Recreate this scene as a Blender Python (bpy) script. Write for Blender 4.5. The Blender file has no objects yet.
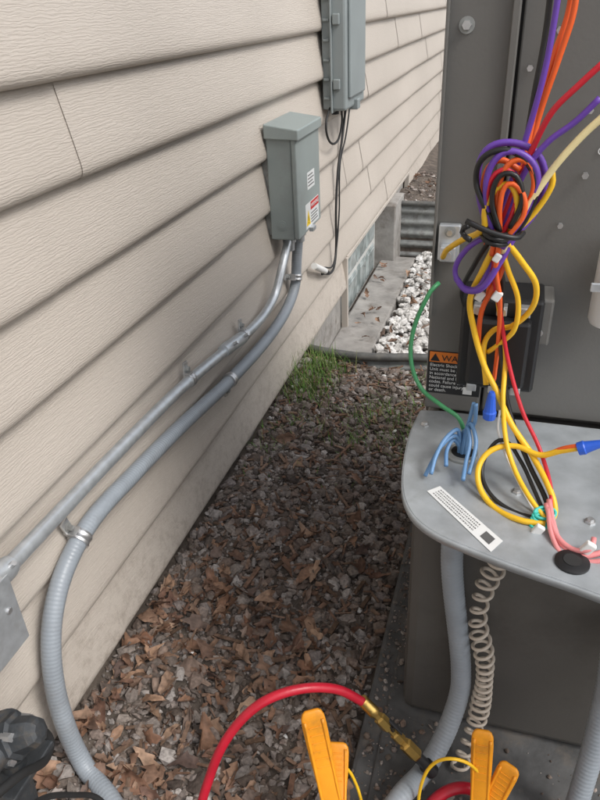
import bpy, bmesh, math, random
import numpy as np
from mathutils import Vector, Matrix, noise
random.seed(4); np.random.seed(4)
R=math.radians
sc=bpy.context.scene
col=sc.collection
# ---------------------------------------------------------------- camera
Yc=Vector((240,410,-680)).normalized()
Zc=Vector((-60,1128,680)).normalized()
Zc=(Zc-Yc*Zc.dot(Yc)).normalized()
Xc=Yc.cross(Zc)
CAM=Vector((0.65,0,1.10))
cd=bpy.data.cameras.new('camera'); cam=bpy.data.objects.new('camera',cd); col.objects.link(cam)
M=Matrix((Xc,Yc,Zc)).to_4x4(); M.translation=CAM; cam.matrix_world=M
cd.sensor_fit='VERTICAL'; cd.sensor_height=36; cd.lens=36*680/800; cd.clip_start=0.02; cd.clip_end=400
sc.camera=cam
def U(u,v,x=None,y=None,z=None):
    p=Vector((u-300,400-v,-680)); d=Vector((Xc.dot(p),Yc.dot(p),Zc.dot(p)))
    if x is not None: t=(x-CAM.x)/d.x
    elif y is not None: t=(y-CAM.y)/d.y
    else: t=(z-CAM.z)/d.z
    return CAM+d*t
# ---------------------------------------------------------------- light
w=bpy.data.worlds.new('World'); sc.world=w; w.use_nodes=True
nt=w.node_tree; bg=nt.nodes['Background']
sky=nt.nodes.new('ShaderNodeTexSky'); sky.sky_type='NISHITA'; sky.sun_disc=False
SE,SR=50,108
sky.sun_elevation=R(SE); sky.sun_rotation=R(SR); sky.dust_density=3
hs=nt.nodes.new('ShaderNodeHueSaturation'); hs.inputs['Saturation'].default_value=0.35; hs.inputs['Value'].default_value=1.5
nt.links.new(sky.outputs[0],hs.inputs['Color']); nt.links.new(hs.outputs[0],bg.inputs[0]); bg.inputs[1].default_value=0.15
sl=bpy.data.lights.new('sun','SUN'); sl.energy=1.5; sl.angle=R(18); sl.color=(1,.98,.95)
so=bpy.data.objects.new('sun',sl); col.objects.link(so)
sd=Vector((math.sin(R(SR))*math.cos(R(SE)),math.cos(R(SR))*math.cos(R(SE)),math.sin(R(SE))))
so.rotation_euler=sd.to_track_quat('Z','Y').to_euler(); so.location=(5,0,6)
sc.view_settings.view_transform='Standard'; sc.view_settings.look='None'; sc.view_settings.exposure=0
# ---------------------------------------------------------------- materials
def nodes(name):
    m=bpy.data.materials.new(name); m.use_nodes=True
    return m,m.node_tree,m.node_tree.nodes['Principled BSDF']
def pbr(name,c,rough=.5,metal=0,var=.12,scale=18,bump=0.0,bscale=60,dirt=None,dscale=9,spec=.5,c2=None,stretch=(1,1,1)):
    m,t,b=nodes(name); L=t.links.new
    tc=t.nodes.new('ShaderNodeTexCoord'); mp=t.nodes.new('ShaderNodeMapping'); mp.inputs['Scale'].default_value=stretch
    L(tc.outputs['Object'],mp.inputs[0])
    n=t.nodes.new('ShaderNodeTexNoise'); n.inputs['Scale'].default_value=scale; n.inputs['Detail'].default_value=6
    L(mp.outputs[0],n.inputs['Vector'])
    r=t.nodes.new('ShaderNodeValToRGB'); r.color_ramp.elements[0].position=.3; r.color_ramp.elements[1].position=.7
    if c2 is None: c2=[min(1,x*(1+var)) for x in c]
    r.color_ramp.elements[0].color=[x*(1-var) for x in c]+[1]; r.color_ramp.elements[1].color=list(c2)+[1]
    L(n.outputs[0],r.inputs[0]); out=r.outputs[0]
    if dirt:
        n2=t.nodes.new('ShaderNodeTexNoise'); n2.inputs['Scale'].default_value=dscale; n2.inputs['Detail'].default_value=10; n2.inputs['Roughness'].default_value=.7
        L(tc.outputs['Object'],n2.inputs['Vector'])
        r2=t.nodes.new('ShaderNodeValToRGB'); r2.color_ramp.elements[0].position=.52; r2.color_ramp.elements[1].position=.7
        L(n2.outputs[0],r2.inputs[0])
        mx=t.nodes.new('ShaderNodeMixRGB'); mx.inputs[2].default_value=list(dirt)+[1]
        L(r2.outputs[0],mx.inputs[0]); L(out,mx.inputs[1]); out=mx.outputs[0]
    L(out,b.inputs['Base Color'])
    b.inputs['Roughness'].default_value=rough; b.inputs['Metallic'].default_value=metal
    b.inputs['Specular IOR Level'].default_value=spec
    rr=t.nodes.new('ShaderNodeMapRange'); rr.inputs[3].default_value=max(0,rough-.08); rr.inputs[4].default_value=min(1,rough+.12)
    L(n.outputs[0],rr.inputs[0]); L(rr.outputs[0],b.inputs['Roughness'])
    if bump:
        n3=t.nodes.new('ShaderNodeTexNoise'); n3.inputs['Scale'].default_value=bscale; n3.inputs['Detail'].default_value=8
        L(mp.outputs[0],n3.inputs['Vector'])
        bp=t.nodes.new('ShaderNodeBump'); bp.inputs['Strength'].default_value=bump; bp.inputs['Distance'].default_value=.003
        L(n3.outputs[0],bp.inputs['Height']); L(bp.outputs[0],b.inputs['Normal'])
    return m
def island(name,stops,rough=.8,bump=.4,bscale=150,spec=.3):
    m,t,b=nodes(name); L=t.links.new
    g=t.nodes.new('ShaderNodeNewGeometry'); r=t.nodes.new('ShaderNodeValToRGB'); r.color_ramp.interpolation='LINEAR'
    e=r.color_ramp.elements
    while len(e)<len(stops): e.new(.5)
    for i,c in enumerate(stops): e[i].position=i/(len(stops)-1); e[i].color=list(c)+[1]
    L(g.outputs['Random Per Island'],r.inputs[0])
    tc=t.nodes.new('ShaderNodeTexCoord'); n=t.nodes.new('ShaderNodeTexNoise'); n.inputs['Scale'].default_value=bscale; n.inputs['Detail'].default_value=5
    L(tc.outputs['Object'],n.inputs['Vector'])
    mr=t.nodes.new('ShaderNodeMapRange'); mr.inputs[1].default_value=.3; mr.inputs[2].default_value=.7; mr.inputs[3].default_value=.6; mr.inputs[4].default_value=1.3
    L(n.outputs[0],mr.inputs[0])
    mx=t.nodes.new('ShaderNodeVectorMath'); mx.operation='SCALE'
    L(r.outputs[0],mx.inputs[0]); L(mr.outputs[0],mx.inputs['Scale']); L(mx.outputs[0],b.inputs['Base Color'])
    b.inputs['Roughness'].default_value=rough; b.inputs['Specular IOR Level'].default_value=spec
    bp=t.nodes.new('ShaderNodeBump'); bp.inputs['Strength'].default_value=bump; bp.inputs['Distance'].default_value=.002
    L(n.outputs[0],bp.inputs['Height']); L(bp.outputs[0],b.inputs['Normal'])
    return m
def siding_mat():
    m,t,b=nodes('vinyl_siding'); L=t.links.new
    tc=t.nodes.new('ShaderNodeTexCoord')
    mp=t.nodes.new('ShaderNodeMapping'); mp.inputs['Scale'].default_value=(14,11,120); L(tc.outputs['Object'],mp.inputs[0])
    n=t.nodes.new('ShaderNodeTexNoise'); n.inputs['Scale'].default_value=1.7; n.inputs['Detail'].default_value=5; n.inputs['Distortion'].default_value=1.0
    L(mp.outputs[0],n.inputs['Vector'])
    mp2=t.nodes.new('ShaderNodeMapping'); mp2.inputs['Scale'].default_value=(1,1.5,6.5); L(tc.outputs['Object'],mp2.inputs[0])
    wv=t.nodes.new('ShaderNodeTexWave'); wv.bands_direction='Z'; wv.inputs['Scale'].default_value=11; wv.inputs['Distortion'].default_value=10; wv.inputs['Detail'].default_value=4; wv.inputs['Detail Scale'].default_value=2.0; wv.inputs['Detail Roughness'].default_value=.6
    L(mp2.outputs[0],wv.inputs['Vector'])
    ad=t.nodes.new('ShaderNodeMath'); ad.operation='MULTIPLY_ADD'; ad.inputs[1].default_value=.34
    L(wv.outputs['Fac'],ad.inputs[0]); L(n.outputs[0],ad.inputs[2])
    bp=t.nodes.new('ShaderNodeBump'); bp.inputs['Strength'].default_value=.55; bp.inputs['Distance'].default_value=.0015
    L(ad.outputs[0],bp.inputs['Height']); L(bp.outputs[0],b.inputs['Normal'])
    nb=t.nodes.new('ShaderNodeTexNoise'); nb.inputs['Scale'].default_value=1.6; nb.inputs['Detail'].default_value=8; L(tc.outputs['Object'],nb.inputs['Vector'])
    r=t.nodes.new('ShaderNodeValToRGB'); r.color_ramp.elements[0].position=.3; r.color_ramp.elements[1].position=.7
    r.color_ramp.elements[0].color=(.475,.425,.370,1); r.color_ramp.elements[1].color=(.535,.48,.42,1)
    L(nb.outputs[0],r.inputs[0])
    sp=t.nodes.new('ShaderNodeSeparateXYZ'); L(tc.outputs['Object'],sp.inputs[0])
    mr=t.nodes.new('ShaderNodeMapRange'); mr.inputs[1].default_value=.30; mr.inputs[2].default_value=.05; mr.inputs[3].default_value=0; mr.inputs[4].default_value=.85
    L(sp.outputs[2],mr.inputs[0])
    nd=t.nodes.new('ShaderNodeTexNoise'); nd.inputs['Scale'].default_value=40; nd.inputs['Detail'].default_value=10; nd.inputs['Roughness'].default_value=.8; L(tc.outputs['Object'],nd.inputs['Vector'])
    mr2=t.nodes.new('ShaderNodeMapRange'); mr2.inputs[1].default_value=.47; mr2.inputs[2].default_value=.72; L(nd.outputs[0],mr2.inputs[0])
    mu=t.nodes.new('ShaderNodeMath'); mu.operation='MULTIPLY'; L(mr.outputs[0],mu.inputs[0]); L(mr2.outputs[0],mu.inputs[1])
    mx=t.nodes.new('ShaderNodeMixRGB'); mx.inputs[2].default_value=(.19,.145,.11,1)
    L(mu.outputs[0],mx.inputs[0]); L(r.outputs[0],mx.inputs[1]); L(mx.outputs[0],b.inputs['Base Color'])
    b.inputs['Roughness'].default_value=.46; b.inputs['Specular IOR Level'].default_value=.45
    return m
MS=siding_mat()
M_conc=pbr('concrete',(.30,.285,.265),.9,0,.25,14,.5,80,dirt=(.16,.14,.12))
M_mortar=pbr('window_mortar',(.50,.50,.48),.9,0,.1,14,.3,80)
M_soil=pbr('soil',(.080,.062,.050),.95,0,.4,25,.9,120,c2=(.16,.13,.105))
M_galv=pbr('galvanized_steel',(.56,.59,.61),.36,.6,.12,60,.06,90,dirt=(.46,.47,.47),dscale=20)
M_plate=pbr('galvanized_sheet',(.40,.43,.45),.42,.35,.16,30,.06,90,dirt=(.33,.35,.355),dscale=14)
M_galvd=pbr('galvanized_dull',(.30,.31,.30),.55,.4,.25,30,.1,90,dirt=(.17,.16,.145),dscale=20)
M_pvc=pbr('grey_pvc',(.285,.315,.345),.38,0,.07,20,.05,200,dirt=(.25,.265,.28),dscale=12)
M_box=pbr('grey_box_paint',(.285,.325,.315),.45,0,.05,9,.03,300,dirt=(.26,.285,.275),dscale=8)
M_boxd=pbr('grey_plastic',(.25,.28,.28),.55,0,.05,9,.05,300)
M_unit=pbr('taupe_paint_shaded',(.098,.092,.083),.40,0.0,.12,5,.06,260,dirt=(.078,.072,.064),dscale=5)  # cabinet paint with the lower casing's shade put into the colour
M_unit2=pbr('taupe_paint_lit',(.145,.141,.131),.42,0.0,.08,6,.06,260,dirt=(.12,.115,.105),dscale=6)  # same cabinet paint, lighter: brighter light on the upper panels painted in
M_pad=pbr('pad_plastic',(.085,.085,.085),.8,0,.3,30,.4,120,dirt=(.14,.12,.10),dscale=14)
M_blk=pbr('black_plastic',(.012,.012,.013),.4,0,.2,30)
M_blkr=pbr('black_rubber',(.02,.02,.02),.6,0,.2,30)
M_rim=pbr('rim_weathered',(.12,.12,.115),.6,.2,.3,30,.2,90,dirt=(.20,.185,.16),dscale=20)
M_wht=pbr('white_plastic',(.72,.72,.70),.45,0,.04,20)
M_lab=pbr('label_white',(.70,.71,.70),.5,0,.03,20)
M_red=pbr('label_red',(.55,.02,.02),.5,0,.05,20)
M_org=pbr('label_orange',(.75,.20,.02),.5,0,.05,20)
M_yel=pbr('tool_yellow',(.80,.31,.012),.42,0,.10,20,.08,200,dirt=(.55,.22,.02),dscale=22)
M_ylab=pbr('label_yellow',(.85,.6,.03),.5,0,.03,20)
M_hred=pbr('hose_red',(.47,.010,.028),.36,0,.12,30,.1,300,dirt=(.38,.02,.03),dscale=25)
M_brass=pbr('brass',(.62,.42,.13),.3,1,.15,40,.1,200)
M_steel=pbr('screw_steel',(.6,.6,.6),.32,.8,.15,60)
M_ink=pbr('ink_grey',(.10,.10,.10),.6,0,.1,20)
M_coil=pbr('beige_cord',(.55,.48,.40),.5,0,.08,20)
M_trim=pbr('beige_trim',(.47,.425,.375),.5,0,.05,10)
M_iron=pbr('dark_iron',(.06,.065,.07),.5,.4,.3,30,.3,100,dirt=(.12,.10,.08),dscale=30)
def gm(n,c,r=.4): return pbr(n,c,r,0,.08,40,.03,300)
W=dict(purple=gm('wire_purple',(.13,.05,.36)),orange=gm('wire_orange',(.80,.12,.02)),red=gm('wire_red',(.55,.015,.03)),
 yellow=gm('wire_yellow',(.85,.50,.02)),cream=gm('wire_cream',(.80,.68,.36)),black=gm('wire_black',(.012,.012,.012)),
 blue=gm('wire_blue',(.12,.25,.45)),green=gm('wire_green',(.05,.25,.10)),pink=gm('wire_pink',(.75,.27,.27)),white=gm('wire_white',(.7,.7,.68)),
 teal=gm('tie_teal',(.05,.50,.42)),nut=gm('nut_blue',(.02,.10,.55)))
M_stone=island('gravel_mix',[(.08,.062,.052),(.17,.13,.105),(.27,.23,.20),(.115,.09,.073),(.32,.28,.255),(.20,.145,.115),(.095,.078,.067),(.43,.39,.36),(.15,.12,.10),(.25,.215,.20)],.9,.6,170)
M_wstone=island('white_marble_chips',[(.62,.60,.57),(.75,.74,.72),(.5,.48,.45),(.8,.79,.77)],.7,.4,90)
M_leaf=island('dry_leaf',[(.12,.07,.048),(.25,.14,.087),(.17,.095,.068),(.34,.21,.135),(.14,.085,.063),(.40,.265,.18),(.22,.11,.065),(.29,.215,.17),(.10,.065,.053)],.7,.7,90,.35)
M_twig=island('twig_bark',[(.09,.055,.035),(.26,.17,.12),(.16,.09,.06)],.85,.5,120)
M_grass=island('grass_blades',[(.07,.17,.02),(.12,.27,.04),(.18,.29,.07),(.32,.29,.14)],.6,.1,90)
# ---------------------------------------------------------------- builders
def empty(name):
    o=bpy.data.objects.new(name,None); o.empty_display_size=.05; col.objects.link(o); return o
def mk(name,vs,fs,mat,par=None,smooth=False,bev=0,seg=2):
    me=bpy.data.meshes.new(name); me.from_pydata([tuple(v) for v in vs],[],fs); me.materials.append(mat); me.update()
    if smooth: me.polygons.foreach_set('use_smooth',[True]*len(me.polygons))
    o=bpy.data.objects.new(name,me); col.objects.link(o)
    if par: o.parent=par
    if bev:
        md=o.modifiers.new('b','BEVEL'); md.width=bev; md.segments=seg; md.limit_method='ANGLE'; md.angle_limit=R(40)
    return o
def box(name,x0,x1,y0,y1,z0,z1,mat,par=None,bev=.002,rot=None,taper=None):
    vs=[(x0,y0,z0),(x1,y0,z0),(x1,y1,z0),(x0,y1,z0),(x0,y0,z1),(x1,y0,z1),(x1,y1,z1),(x0,y1,z1)]
    if rot is not None:
        c=Vector(((x0+x1)/2,(y0+y1)/2,(z0+z1)/2)); vs=[c+rot@(Vector(v)-c) for v in vs]
    fs=[(0,3,2,1),(4,5,6,7),(0,1,5,4),(1,2,6,5),(2,3,7,6),(3,0,4,7)]
    return mk(name,vs,fs,mat,par,bev=bev)
def obox(name,c,ax,ay,az,hx,hy,hz,mat,par=None,bev=.002):
    c=Vector(c); vs=[]
    for k in (-1,1):
        for (i,j) in ((-1,-1),(1,-1),(1,1),(-1,1)): vs.append(c+ax*i*hx+ay*j*hy+az*k*hz)
    return mk(name,vs,[(0,3,2,1),(4,5,6,7),(0,1,5,4),(1,2,6,5),(2,3,7,6),(3,0,4,7)],mat,par,bev=bev)
def frame(d):
    d=d.normalized(); a=Vector((0,0,1)) if abs(d.z)<.9 else Vector((1,0,0))
    x=d.cross(a).normalized(); return x,d.cross(x).normalized()
def lathe(name,p0,p1,prof,mat,par=None,n=20,smooth=True):
    p0=Vector(p0);p1=Vector(p1); d=p1-p0; x,y=frame(d); vs=[];fs=[]
    for (t,r) in prof:
        for i in range(n):
            a=2*math.pi*i/n; vs.append(p0+d*t+(x*math.cos(a)+y*math.sin(a))*r)
    for k in range(len(prof)-1):
        for i in range(n):
            j=(i+1)%n; fs.append((k*n+i,k*n+j,(k+1)*n+j,(k+1)*n+i))
    fs.append(tuple(range(n))[::-1]); fs.append(tuple((len(prof)-1)*n+i for i in range(n)))
    o=mk(name,vs,fs,mat,par,smooth)
    if smooth:
        md=o.modifiers.new('e','EDGE_SPLIT'); md.split_angle=R(35)
    return o
def cyl(name,p0,p1,r,mat,par=None,n=20): return lathe(name,p0,p1,[(0,r),(1,r)],mat,par,n)
def spline(pts,step=.006):
    P=[Vector(p) for p in pts]; P=[P[0]*2-P[1]]+P+[P[-1]*2-P[-2]]; out=[]
    for i in range(1,len(P)-2):
        a,b,c,d=P[i-1:i+3]; n=max(2,int((c-b).length/step))
        l=(c-b).length; t1=(c-a)/max(1e-6,(c-a).length)*l; t2=(d-b)/max(1e-6,(d-b).length)*l
        for k in range(n):
            t=k/n; h00=2*t**3-3*t*t+1;h10=t**3-2*t*t+t;h01=-2*t**3+3*t*t;h11=t**3-t*t
            out.append(b*h00+t1*h10+c*h01+t2*h11)
    out.append(P[-2]); return out
def tube(name,pts,r,mat,par=None,n=10,step=.006,rib=0,pitch=.006,raw=False):
    S=pts if raw else spline(pts,step)
    vs=[];fs=[]; x,y=frame(S[1]-S[0]); s=0
    for i,p in enumerate(S):
        d=(S[min(i+1,len(S)-1)]-S[max(i-1,0)]).normalized()
        x=(x-d*x.dot(d)).normalized(); y=d.cross(x)
        if i: s+=(p-S[i-1]).length
        rr=r*(1+rib*math.sin(2*math.pi*s/pitch)) if rib else r
        for k in range(n):
            a=2*math.pi*k/n; vs.append(p+(x*math.cos(a)+y*math.sin(a))*rr)
    for i in range(len(S)-1):
        for k in range(n):
            j=(k+1)%n; fs.append((i*n+k,i*n+j,(i+1)*n+j,(i+1)*n+k))
    fs.append(tuple(range(n))[::-1]); fs.append(tuple((len(S)-1)*n+i for i in range(n)))
    return mk(name,vs,fs,mat,par,True)
def text(name,s,loc,size,rot,mat,par=None,align='LEFT',ext=.0002):
    c=bpy.data.curves.new(name,'FONT'); c.body=s; c.size=size; c.align_x=align; c.extrude=ext; c.materials.append(mat)
    o=bpy.data.objects.new(name,c); o.location=loc; o.rotation_euler=rot; col.objects.link(o)
    if par:o.parent=par
    return o
def batch(name,items,mat,par=None,smooth=False):
    V=[];F=[];off=0
    for v,f in items:
        V.append(v); F.extend([tuple(i+off for i in q) for q in f]); off+=len(v)
    V=np.concatenate(V); return mk(name,V.tolist(),F,mat,par,smooth)
# ---------------------------------------------------------------- house
house=empty('vinyl_sided_house')
H=.1365; ZB=.062; TOP=5.0
prof=[(0,.003),(0.003,.0125),(.018,.0180),(.05,.0222),(.10,.0240),(.16,.0238),(.3,.0205),(.6,.0128),(.85,.0062),(1.0,.0025)]
def laps(name,y0,y1,z0,z1,seed):
    rnd=random.Random(seed); vs=[];fs=[]; k=0; z=z0
    while z<z1-.01:
        cuts=[y0]
        if y1-y0>1.5:
            c=y0+rnd.uniform(.3,1.6)
            while c<y1-.2: cuts.append(c); c+=rnd.uniform(2.2,3.9)
        if seed==3 and k==6: cuts=[y0,.93]
        cuts.append(y1)
        for i in range(len(cuts)-1):
            off=.0018*(i%2); a=cuts[i]-(.02 if i%2 else 0); b=cuts[i+1]+(.02 if (i%2 and i<len(cuts)-2) else 0)
            n=max(1,int((b-a)/.12)); base=len(vs)
            for q in range(n+1):
                y=a+(b-a)*q/n
                wob=.0022*noise.noise(Vector((0,y*1.9,k*3.7)))
                for t,x in prof:
                    vs.append((x+off+wob*(1 if t<.9 else .2),y,z+t*H+.0018*noise.noise(Vector((5,y*1.3,k*1.3)))))
            m=len(prof)
            for q in range(n):
                for j in range(m-1):
                    p=base+q*m+j; fs.append((p,p+m,p+m+1,p+1))
        z+=H; k+=1
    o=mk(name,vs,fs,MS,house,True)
    md=o.modifiers.new('e','EDGE_SPLIT'); md.split_angle=R(45)
YW0,YW1,ZW=2.60,4.18,ZB+H
YG=3.44
laps('siding_near',-3,YW0,ZB,TOP,3)
laps('siding_over_window',YW0,YW1,ZW,TOP,9)
laps('siding_far',YW1,9,ZB,TOP,5)
box('j_trim_1',.0,.027,YW0-.012,YW0+.006,-.12,ZW,M_trim,house,.002)
box('j_trim_2',.0,.027,YW1-.006,YW1+.012,-.02,ZW,M_trim,house,.002)
box('j_trim_3',.0,.027,YW0+.007,YW1-.007,ZW-.012,ZW+.004,M_trim,house,.002)
box('wall_core',-6,-.35,-3,9,-.3,TOP,M_conc,house,0)
box('sheathing_near',-.34,.002,-3,YW0-.01,ZB-.02,TOP,M_trim,house,0)
box('sheathing_top',-.34,.002,YW0-.009,YW1+.009,ZW+.005,TOP,M_trim,house,0)
box('sheathing_far',-.34,.002,YW1+.01,9,ZB-.02,TOP,M_trim,house,0)
box('foundation_near',-.34,-.004,-3,YW0,-.6,ZB-.021,M_conc,house,0)
box('foundation_pier',-.34,-.006,YG+.02,9,-.6,ZB-.022,M_conc,house,0)
box('foundation_pier_top',-.34,-.008,YG+.02,YW1-.01,ZB-.0215,ZW-.013,M_conc,house,0)
box('concrete_jamb',-.02,.070,YG+.021,YG+.30,-.6,ZW-.014,M_conc,house,.006)
box('foundation_below_window',-.34,-.004,YW0,YG+.02,-.6,-.152,M_conc,house,0)
box('ledge',-.003,.175,2.34,YG+.1,-.5,-.105,M_conc,house,.008)
box('soffit',-.3,.30,-3,9,TOP,TOP+.03,M_wht,house,0)
box('fascia',.30,.32,-3,9,TOP-.05,TOP+.1,M_wht,house,.003)
mk('roof',[(.4,-3.2,TOP+.1),(.4,9.2,TOP+.1),(-3,9.2,TOP+1.6),(-3,-3.2,TOP+1.6),(-6.5,-3.2,TOP+.1),(-6.5,9.2,TOP+.1)],[(0,1,2,3),(3,2,5,4),(0,3,4),(1,5,2)],M_iron,house)
m,t,b=nodes('glass_block'); b.inputs['Roughness'].default_value=.10; b.inputs['Specular IOR Level'].default_value=.9
tc=t.nodes.new('ShaderNodeTexCoord'); nn=t.nodes.new('ShaderNodeTexNoise'); nn.inputs['Scale'].default_value=16; nn.inputs['Detail'].default_value=1; t.links.new(tc.outputs['Object'],nn.inputs['Vector'])
rp=t.nodes.new('ShaderNodeValToRGB'); rp.color_ramp.elements[0].color=(.20,.235,.23,1); rp.color_ramp.elements[1].color=(.40,.445,.44,1); rp.color_ramp.elements[0].position=.35; rp.color_ramp.elements[1].position=.65
t.links.new(nn.outputs[0],rp.inputs[0]); t.links.new(rp.outputs[0],b.inputs['Base Color'])
bp=t.nodes.new('ShaderNodeBump'); bp.inputs['Strength'].default_value=.5; bp.inputs['Distance'].default_value=.01; t.links.new(nn.outputs[0],bp.inputs['Height']); t.links.new(bp.outputs[0],b.inputs['Normal'])
M_glass=m
box('window_mortar',-.14,-.034,YW0+.001,YG+.019,-.151,ZW-.014,M_mortar,house,0)
nb=4; wb=(YG-YW0-.02)/nb
for i in range(nb):
    for j in range(2):
        y0=YW0+.02+i*wb; z0=-.140+j*.162
        box(f'glass_block_{i}_{j}',-.10,-.028,y0,y0+wb-.016,z0,z0+.146,M_glass,house,.012)
        box(f'glass_block_face_{i}_{j}',-.10,-.0245,y0+.022,y0+wb-.038,z0+.02,z0+.126,M_glass,house,.003)
# ---------------------------------------------------------------- ground
wx1,ya,yb,rc=.60,2.045,3.66,.22
def inwell(x,y,m=0):
    if x>wx1+m or y<ya-m or y>yb+m: return False
    cx=wx1-rc
    if x>cx:
        if y<ya+rc: return math.hypot(x-cx,y-(ya+rc))<rc+m
        if y>yb-rc: return math.hypot(x-cx,y-(yb-rc))<rc+m
    return True
PX0,PY0,PY1=.50,.18,1.75
def gz(x,y):
    z=.016*noise.noise(Vector((x*3,y*3,0)))+.008*noise.noise(Vector((x*14,y*14,3)))+.004*noise.noise(Vector((x*45,y*45,7)))
    z+=.03*max(0,1-abs(x)/.25) if x>-.3 else 0
    if y>1.5: z+=.02*min(1,(y-1.5)*2)
    if x>PX0-.02 and PY0-.1<y<PY1+.1: z=min(z,0.0)
    if inwell(x,y,.004): z=-.15+.012*noise.noise(Vector((x*9,y*9,0)))+(.09*max(0,1-(y-ya)/.35) if x<.3 else 0)
    elif y>3.4: z+=.06
    return z
xs=[-60,-20,-6,-1,-.1]+list(np.arange(-.02,1.3,.013))+[1.4,1.7,2.2,3,5,9,20,60]
ys=[-60,-20,-6,-2,-1,-.5]+list(np.arange(-.2,4.6,.013))+[4.8,5.2,6,8,12,30,80]
vs=[(x,y,gz(x,y)) for y in ys for x in xs]; nx=len(xs)
fs=[(j*nx+i,j*nx+i+1,(j+1)*nx+i+1,(j+1)*nx+i) for j in range(len(ys)-1) for i in range(nx-1)]
mk('ground',vs,fs,M_soil,None,True)
def ico():
    bm=bmesh.new(); bmesh.ops.create_icosphere(bm,subdivisions=1,radius=1); v=np.array([q.co[:] for q in bm.verts]); f=[tuple(a.index for a in p.verts) for p in bm.faces]; bm.free(); return v,f
IV,IF=ico()
def rotm():
    q=np.random.normal(size=4); q/=np.linalg.norm(q); a,b,c,d=q
    return np.array([[1-2*(c*c+d*d),2*(b*c-a*d),2*(b*d+a*c)],[2*(b*c+a*d),1-2*(b*b+d*d),2*(c*d-a*b)],[2*(b*d-a*c),2*(c*d+a*b),1-2*(b*b+c*c)]])
def stone(x,y,z,s,flat=.6,jit=.28):
    v=IV*(1+np.random.uniform(-jit,jit,(12,1)))
    v=v*np.array([1,np.random.uniform(.6,1),np.random.uniform(.35,flat+.2)])
    v=(v@rotm().T)*s; v[:,2]*=.75
    return v+np.array([x,y,z]),IF
items=[]
def okg(x,y): return not inwell(x,y,.03) and not (x>PX0-.008 and PY0<y<PY1)
while len(items)<24000:
    x=random.uniform(.012,.78); y=random.uniform(.15,2.5) if random.random()<.93 else random.uniform(2.5,4.6)
    if not okg(x,y): continue
    s=min(.021,.0026+random.expovariate(1/.0036)); items.append(stone(x,y,gz(x,y)+s*.3,s))
batch('gravel_and_mulch',items,M_stone)
items=[]
for _ in range(1700):
    x=random.uniform(.19,.58); y=random.uniform(2.12,3.6); s=random.uniform(.014,.026)
    if inwell(x,y,-.03): items.append(stone(x,y,-.135+random.uniform(0,.04),s,.8,.2))
for _ in range(50):
    x=random.uniform(.02,.45); y=random.uniform(.5,2.0); s=random.uniform(.005,.010); items.append(stone(x,y,gz(x,y)+s*.5,s))
batch('white_stones',items,M_wstone)
def leaf(x,y,z,s):
    n=7; ws=[.04,.42,.30,.62,.38,.30,.02] if random.random()<.5 else [.03,.30,.45,.48,.40,.24,.02]
    asp=random.uniform(.6,1.25)
    ws=[w_*random.uniform(.75,1.25)*asp for w_ in ws]; vs=[]
    cu=random.uniform(-1.4,1.8); cv=random.uniform(-.8,2.6); tw=random.uniform(-.9,.9)
    for i in range(n):
        a=i/(n-1)*2-1
        for j,sg in enumerate((-1,-.5,0,.5,1)):
            ww=ws[i]*(random.uniform(.7,1.25) if abs(sg)==1 else 1)
            px=a+(.12*abs(sg)*(1 if i%2 else -1)); py=sg*ww
            pz=cu*.35*a*a+cv*.9*py*py+tw*a*py+random.uniform(-.07,.07)-(.06 if sg==0 else 0)
            vs.append((px,py,pz))
    v=np.array(vs); v[:,2]-=v[:,2].min()*.5
    Rz=Matrix.Rotation(random.uniform(0,6.28),3,'Z')@Matrix.Rotation(random.gauss(0,.5),3,'X')@Matrix.Rotation(random.gauss(0,.5),3,'Y')
    v=(v@np.array(Rz).T)*s; f=[(i*5+j,i*5+j+1,(i+1)*5+j+1,(i+1)*5+j) for i in range(n-1) for j in range(4)]
    v[:,2]+=max(0,-v[:,2].min()*.5)
    return v+np.array([x,y,z]),f
items=[]
while len(items)<960:
    r=random.random()
    if r<.5: x=random.betavariate(1.1,1.7)*.5+.01; y=random.gauss(.72,.24); s=min(.036,random.uniform(.007,.024)*(1.5 if random.random()<.25 else 1))
    elif r<.88: x=random.uniform(.01,.55); y=random.uniform(.3,2.1); s=random.uniform(.005,.014)
    elif r<.93: x=random.uniform(.19,.5); y=random.uniform(2.15,3.5); s=random.uniform(.012,.022)
    else: x=random.uniform(.02,.6); y=random.uniform(2.1,4.6); s=random.uniform(.012,.025)
    if y<.2: continue
    if x>.48 and y<1.8 and random.random()>.1: continue
    z=gz(x,y)+random.uniform(.002,.010)
    if x>PX0-.01 and PY0<y<PY1: z=.052
    if inwell(x,y,.02): z=-.085
    items.append(leaf(max(x,.035),y,z,s))
batch('fallen_leaves',items,M_leaf,None,True)
items=[]
for _ in range(700):
    x=random.uniform(.03,.5); y=random.uniform(.3,2.1); L=random.uniform(.008,.04)*(2.0 if random.random()<.10 else 1); r=random.uniform(.0007,.0024)*(1.3 if L>.03 else 1)
    v=np.array([(s_*L*(.5),a*r,b_*r) for s_ in (-1,1) for (a,b_) in ((-1.5,-.7),(1.5,-.7),(1.5,.7),(-1.5,.7))])
    v=v@np.array(Matrix.Rotation(random.uniform(0,6.3),3,'Z')@Matrix.Rotation(random.gauss(0,.15),3,'Y')).T
    items.append((v+np.array([x,y,gz(x,y)+.011]),[(0,3,2,1),(4,5,6,7),(0,1,5,4),(1,2,6,5),(2,3,7,6),(3,0,4,7)]))
batch('twigs_and_wood_chips',items,M_twig)
items=[]
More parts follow.
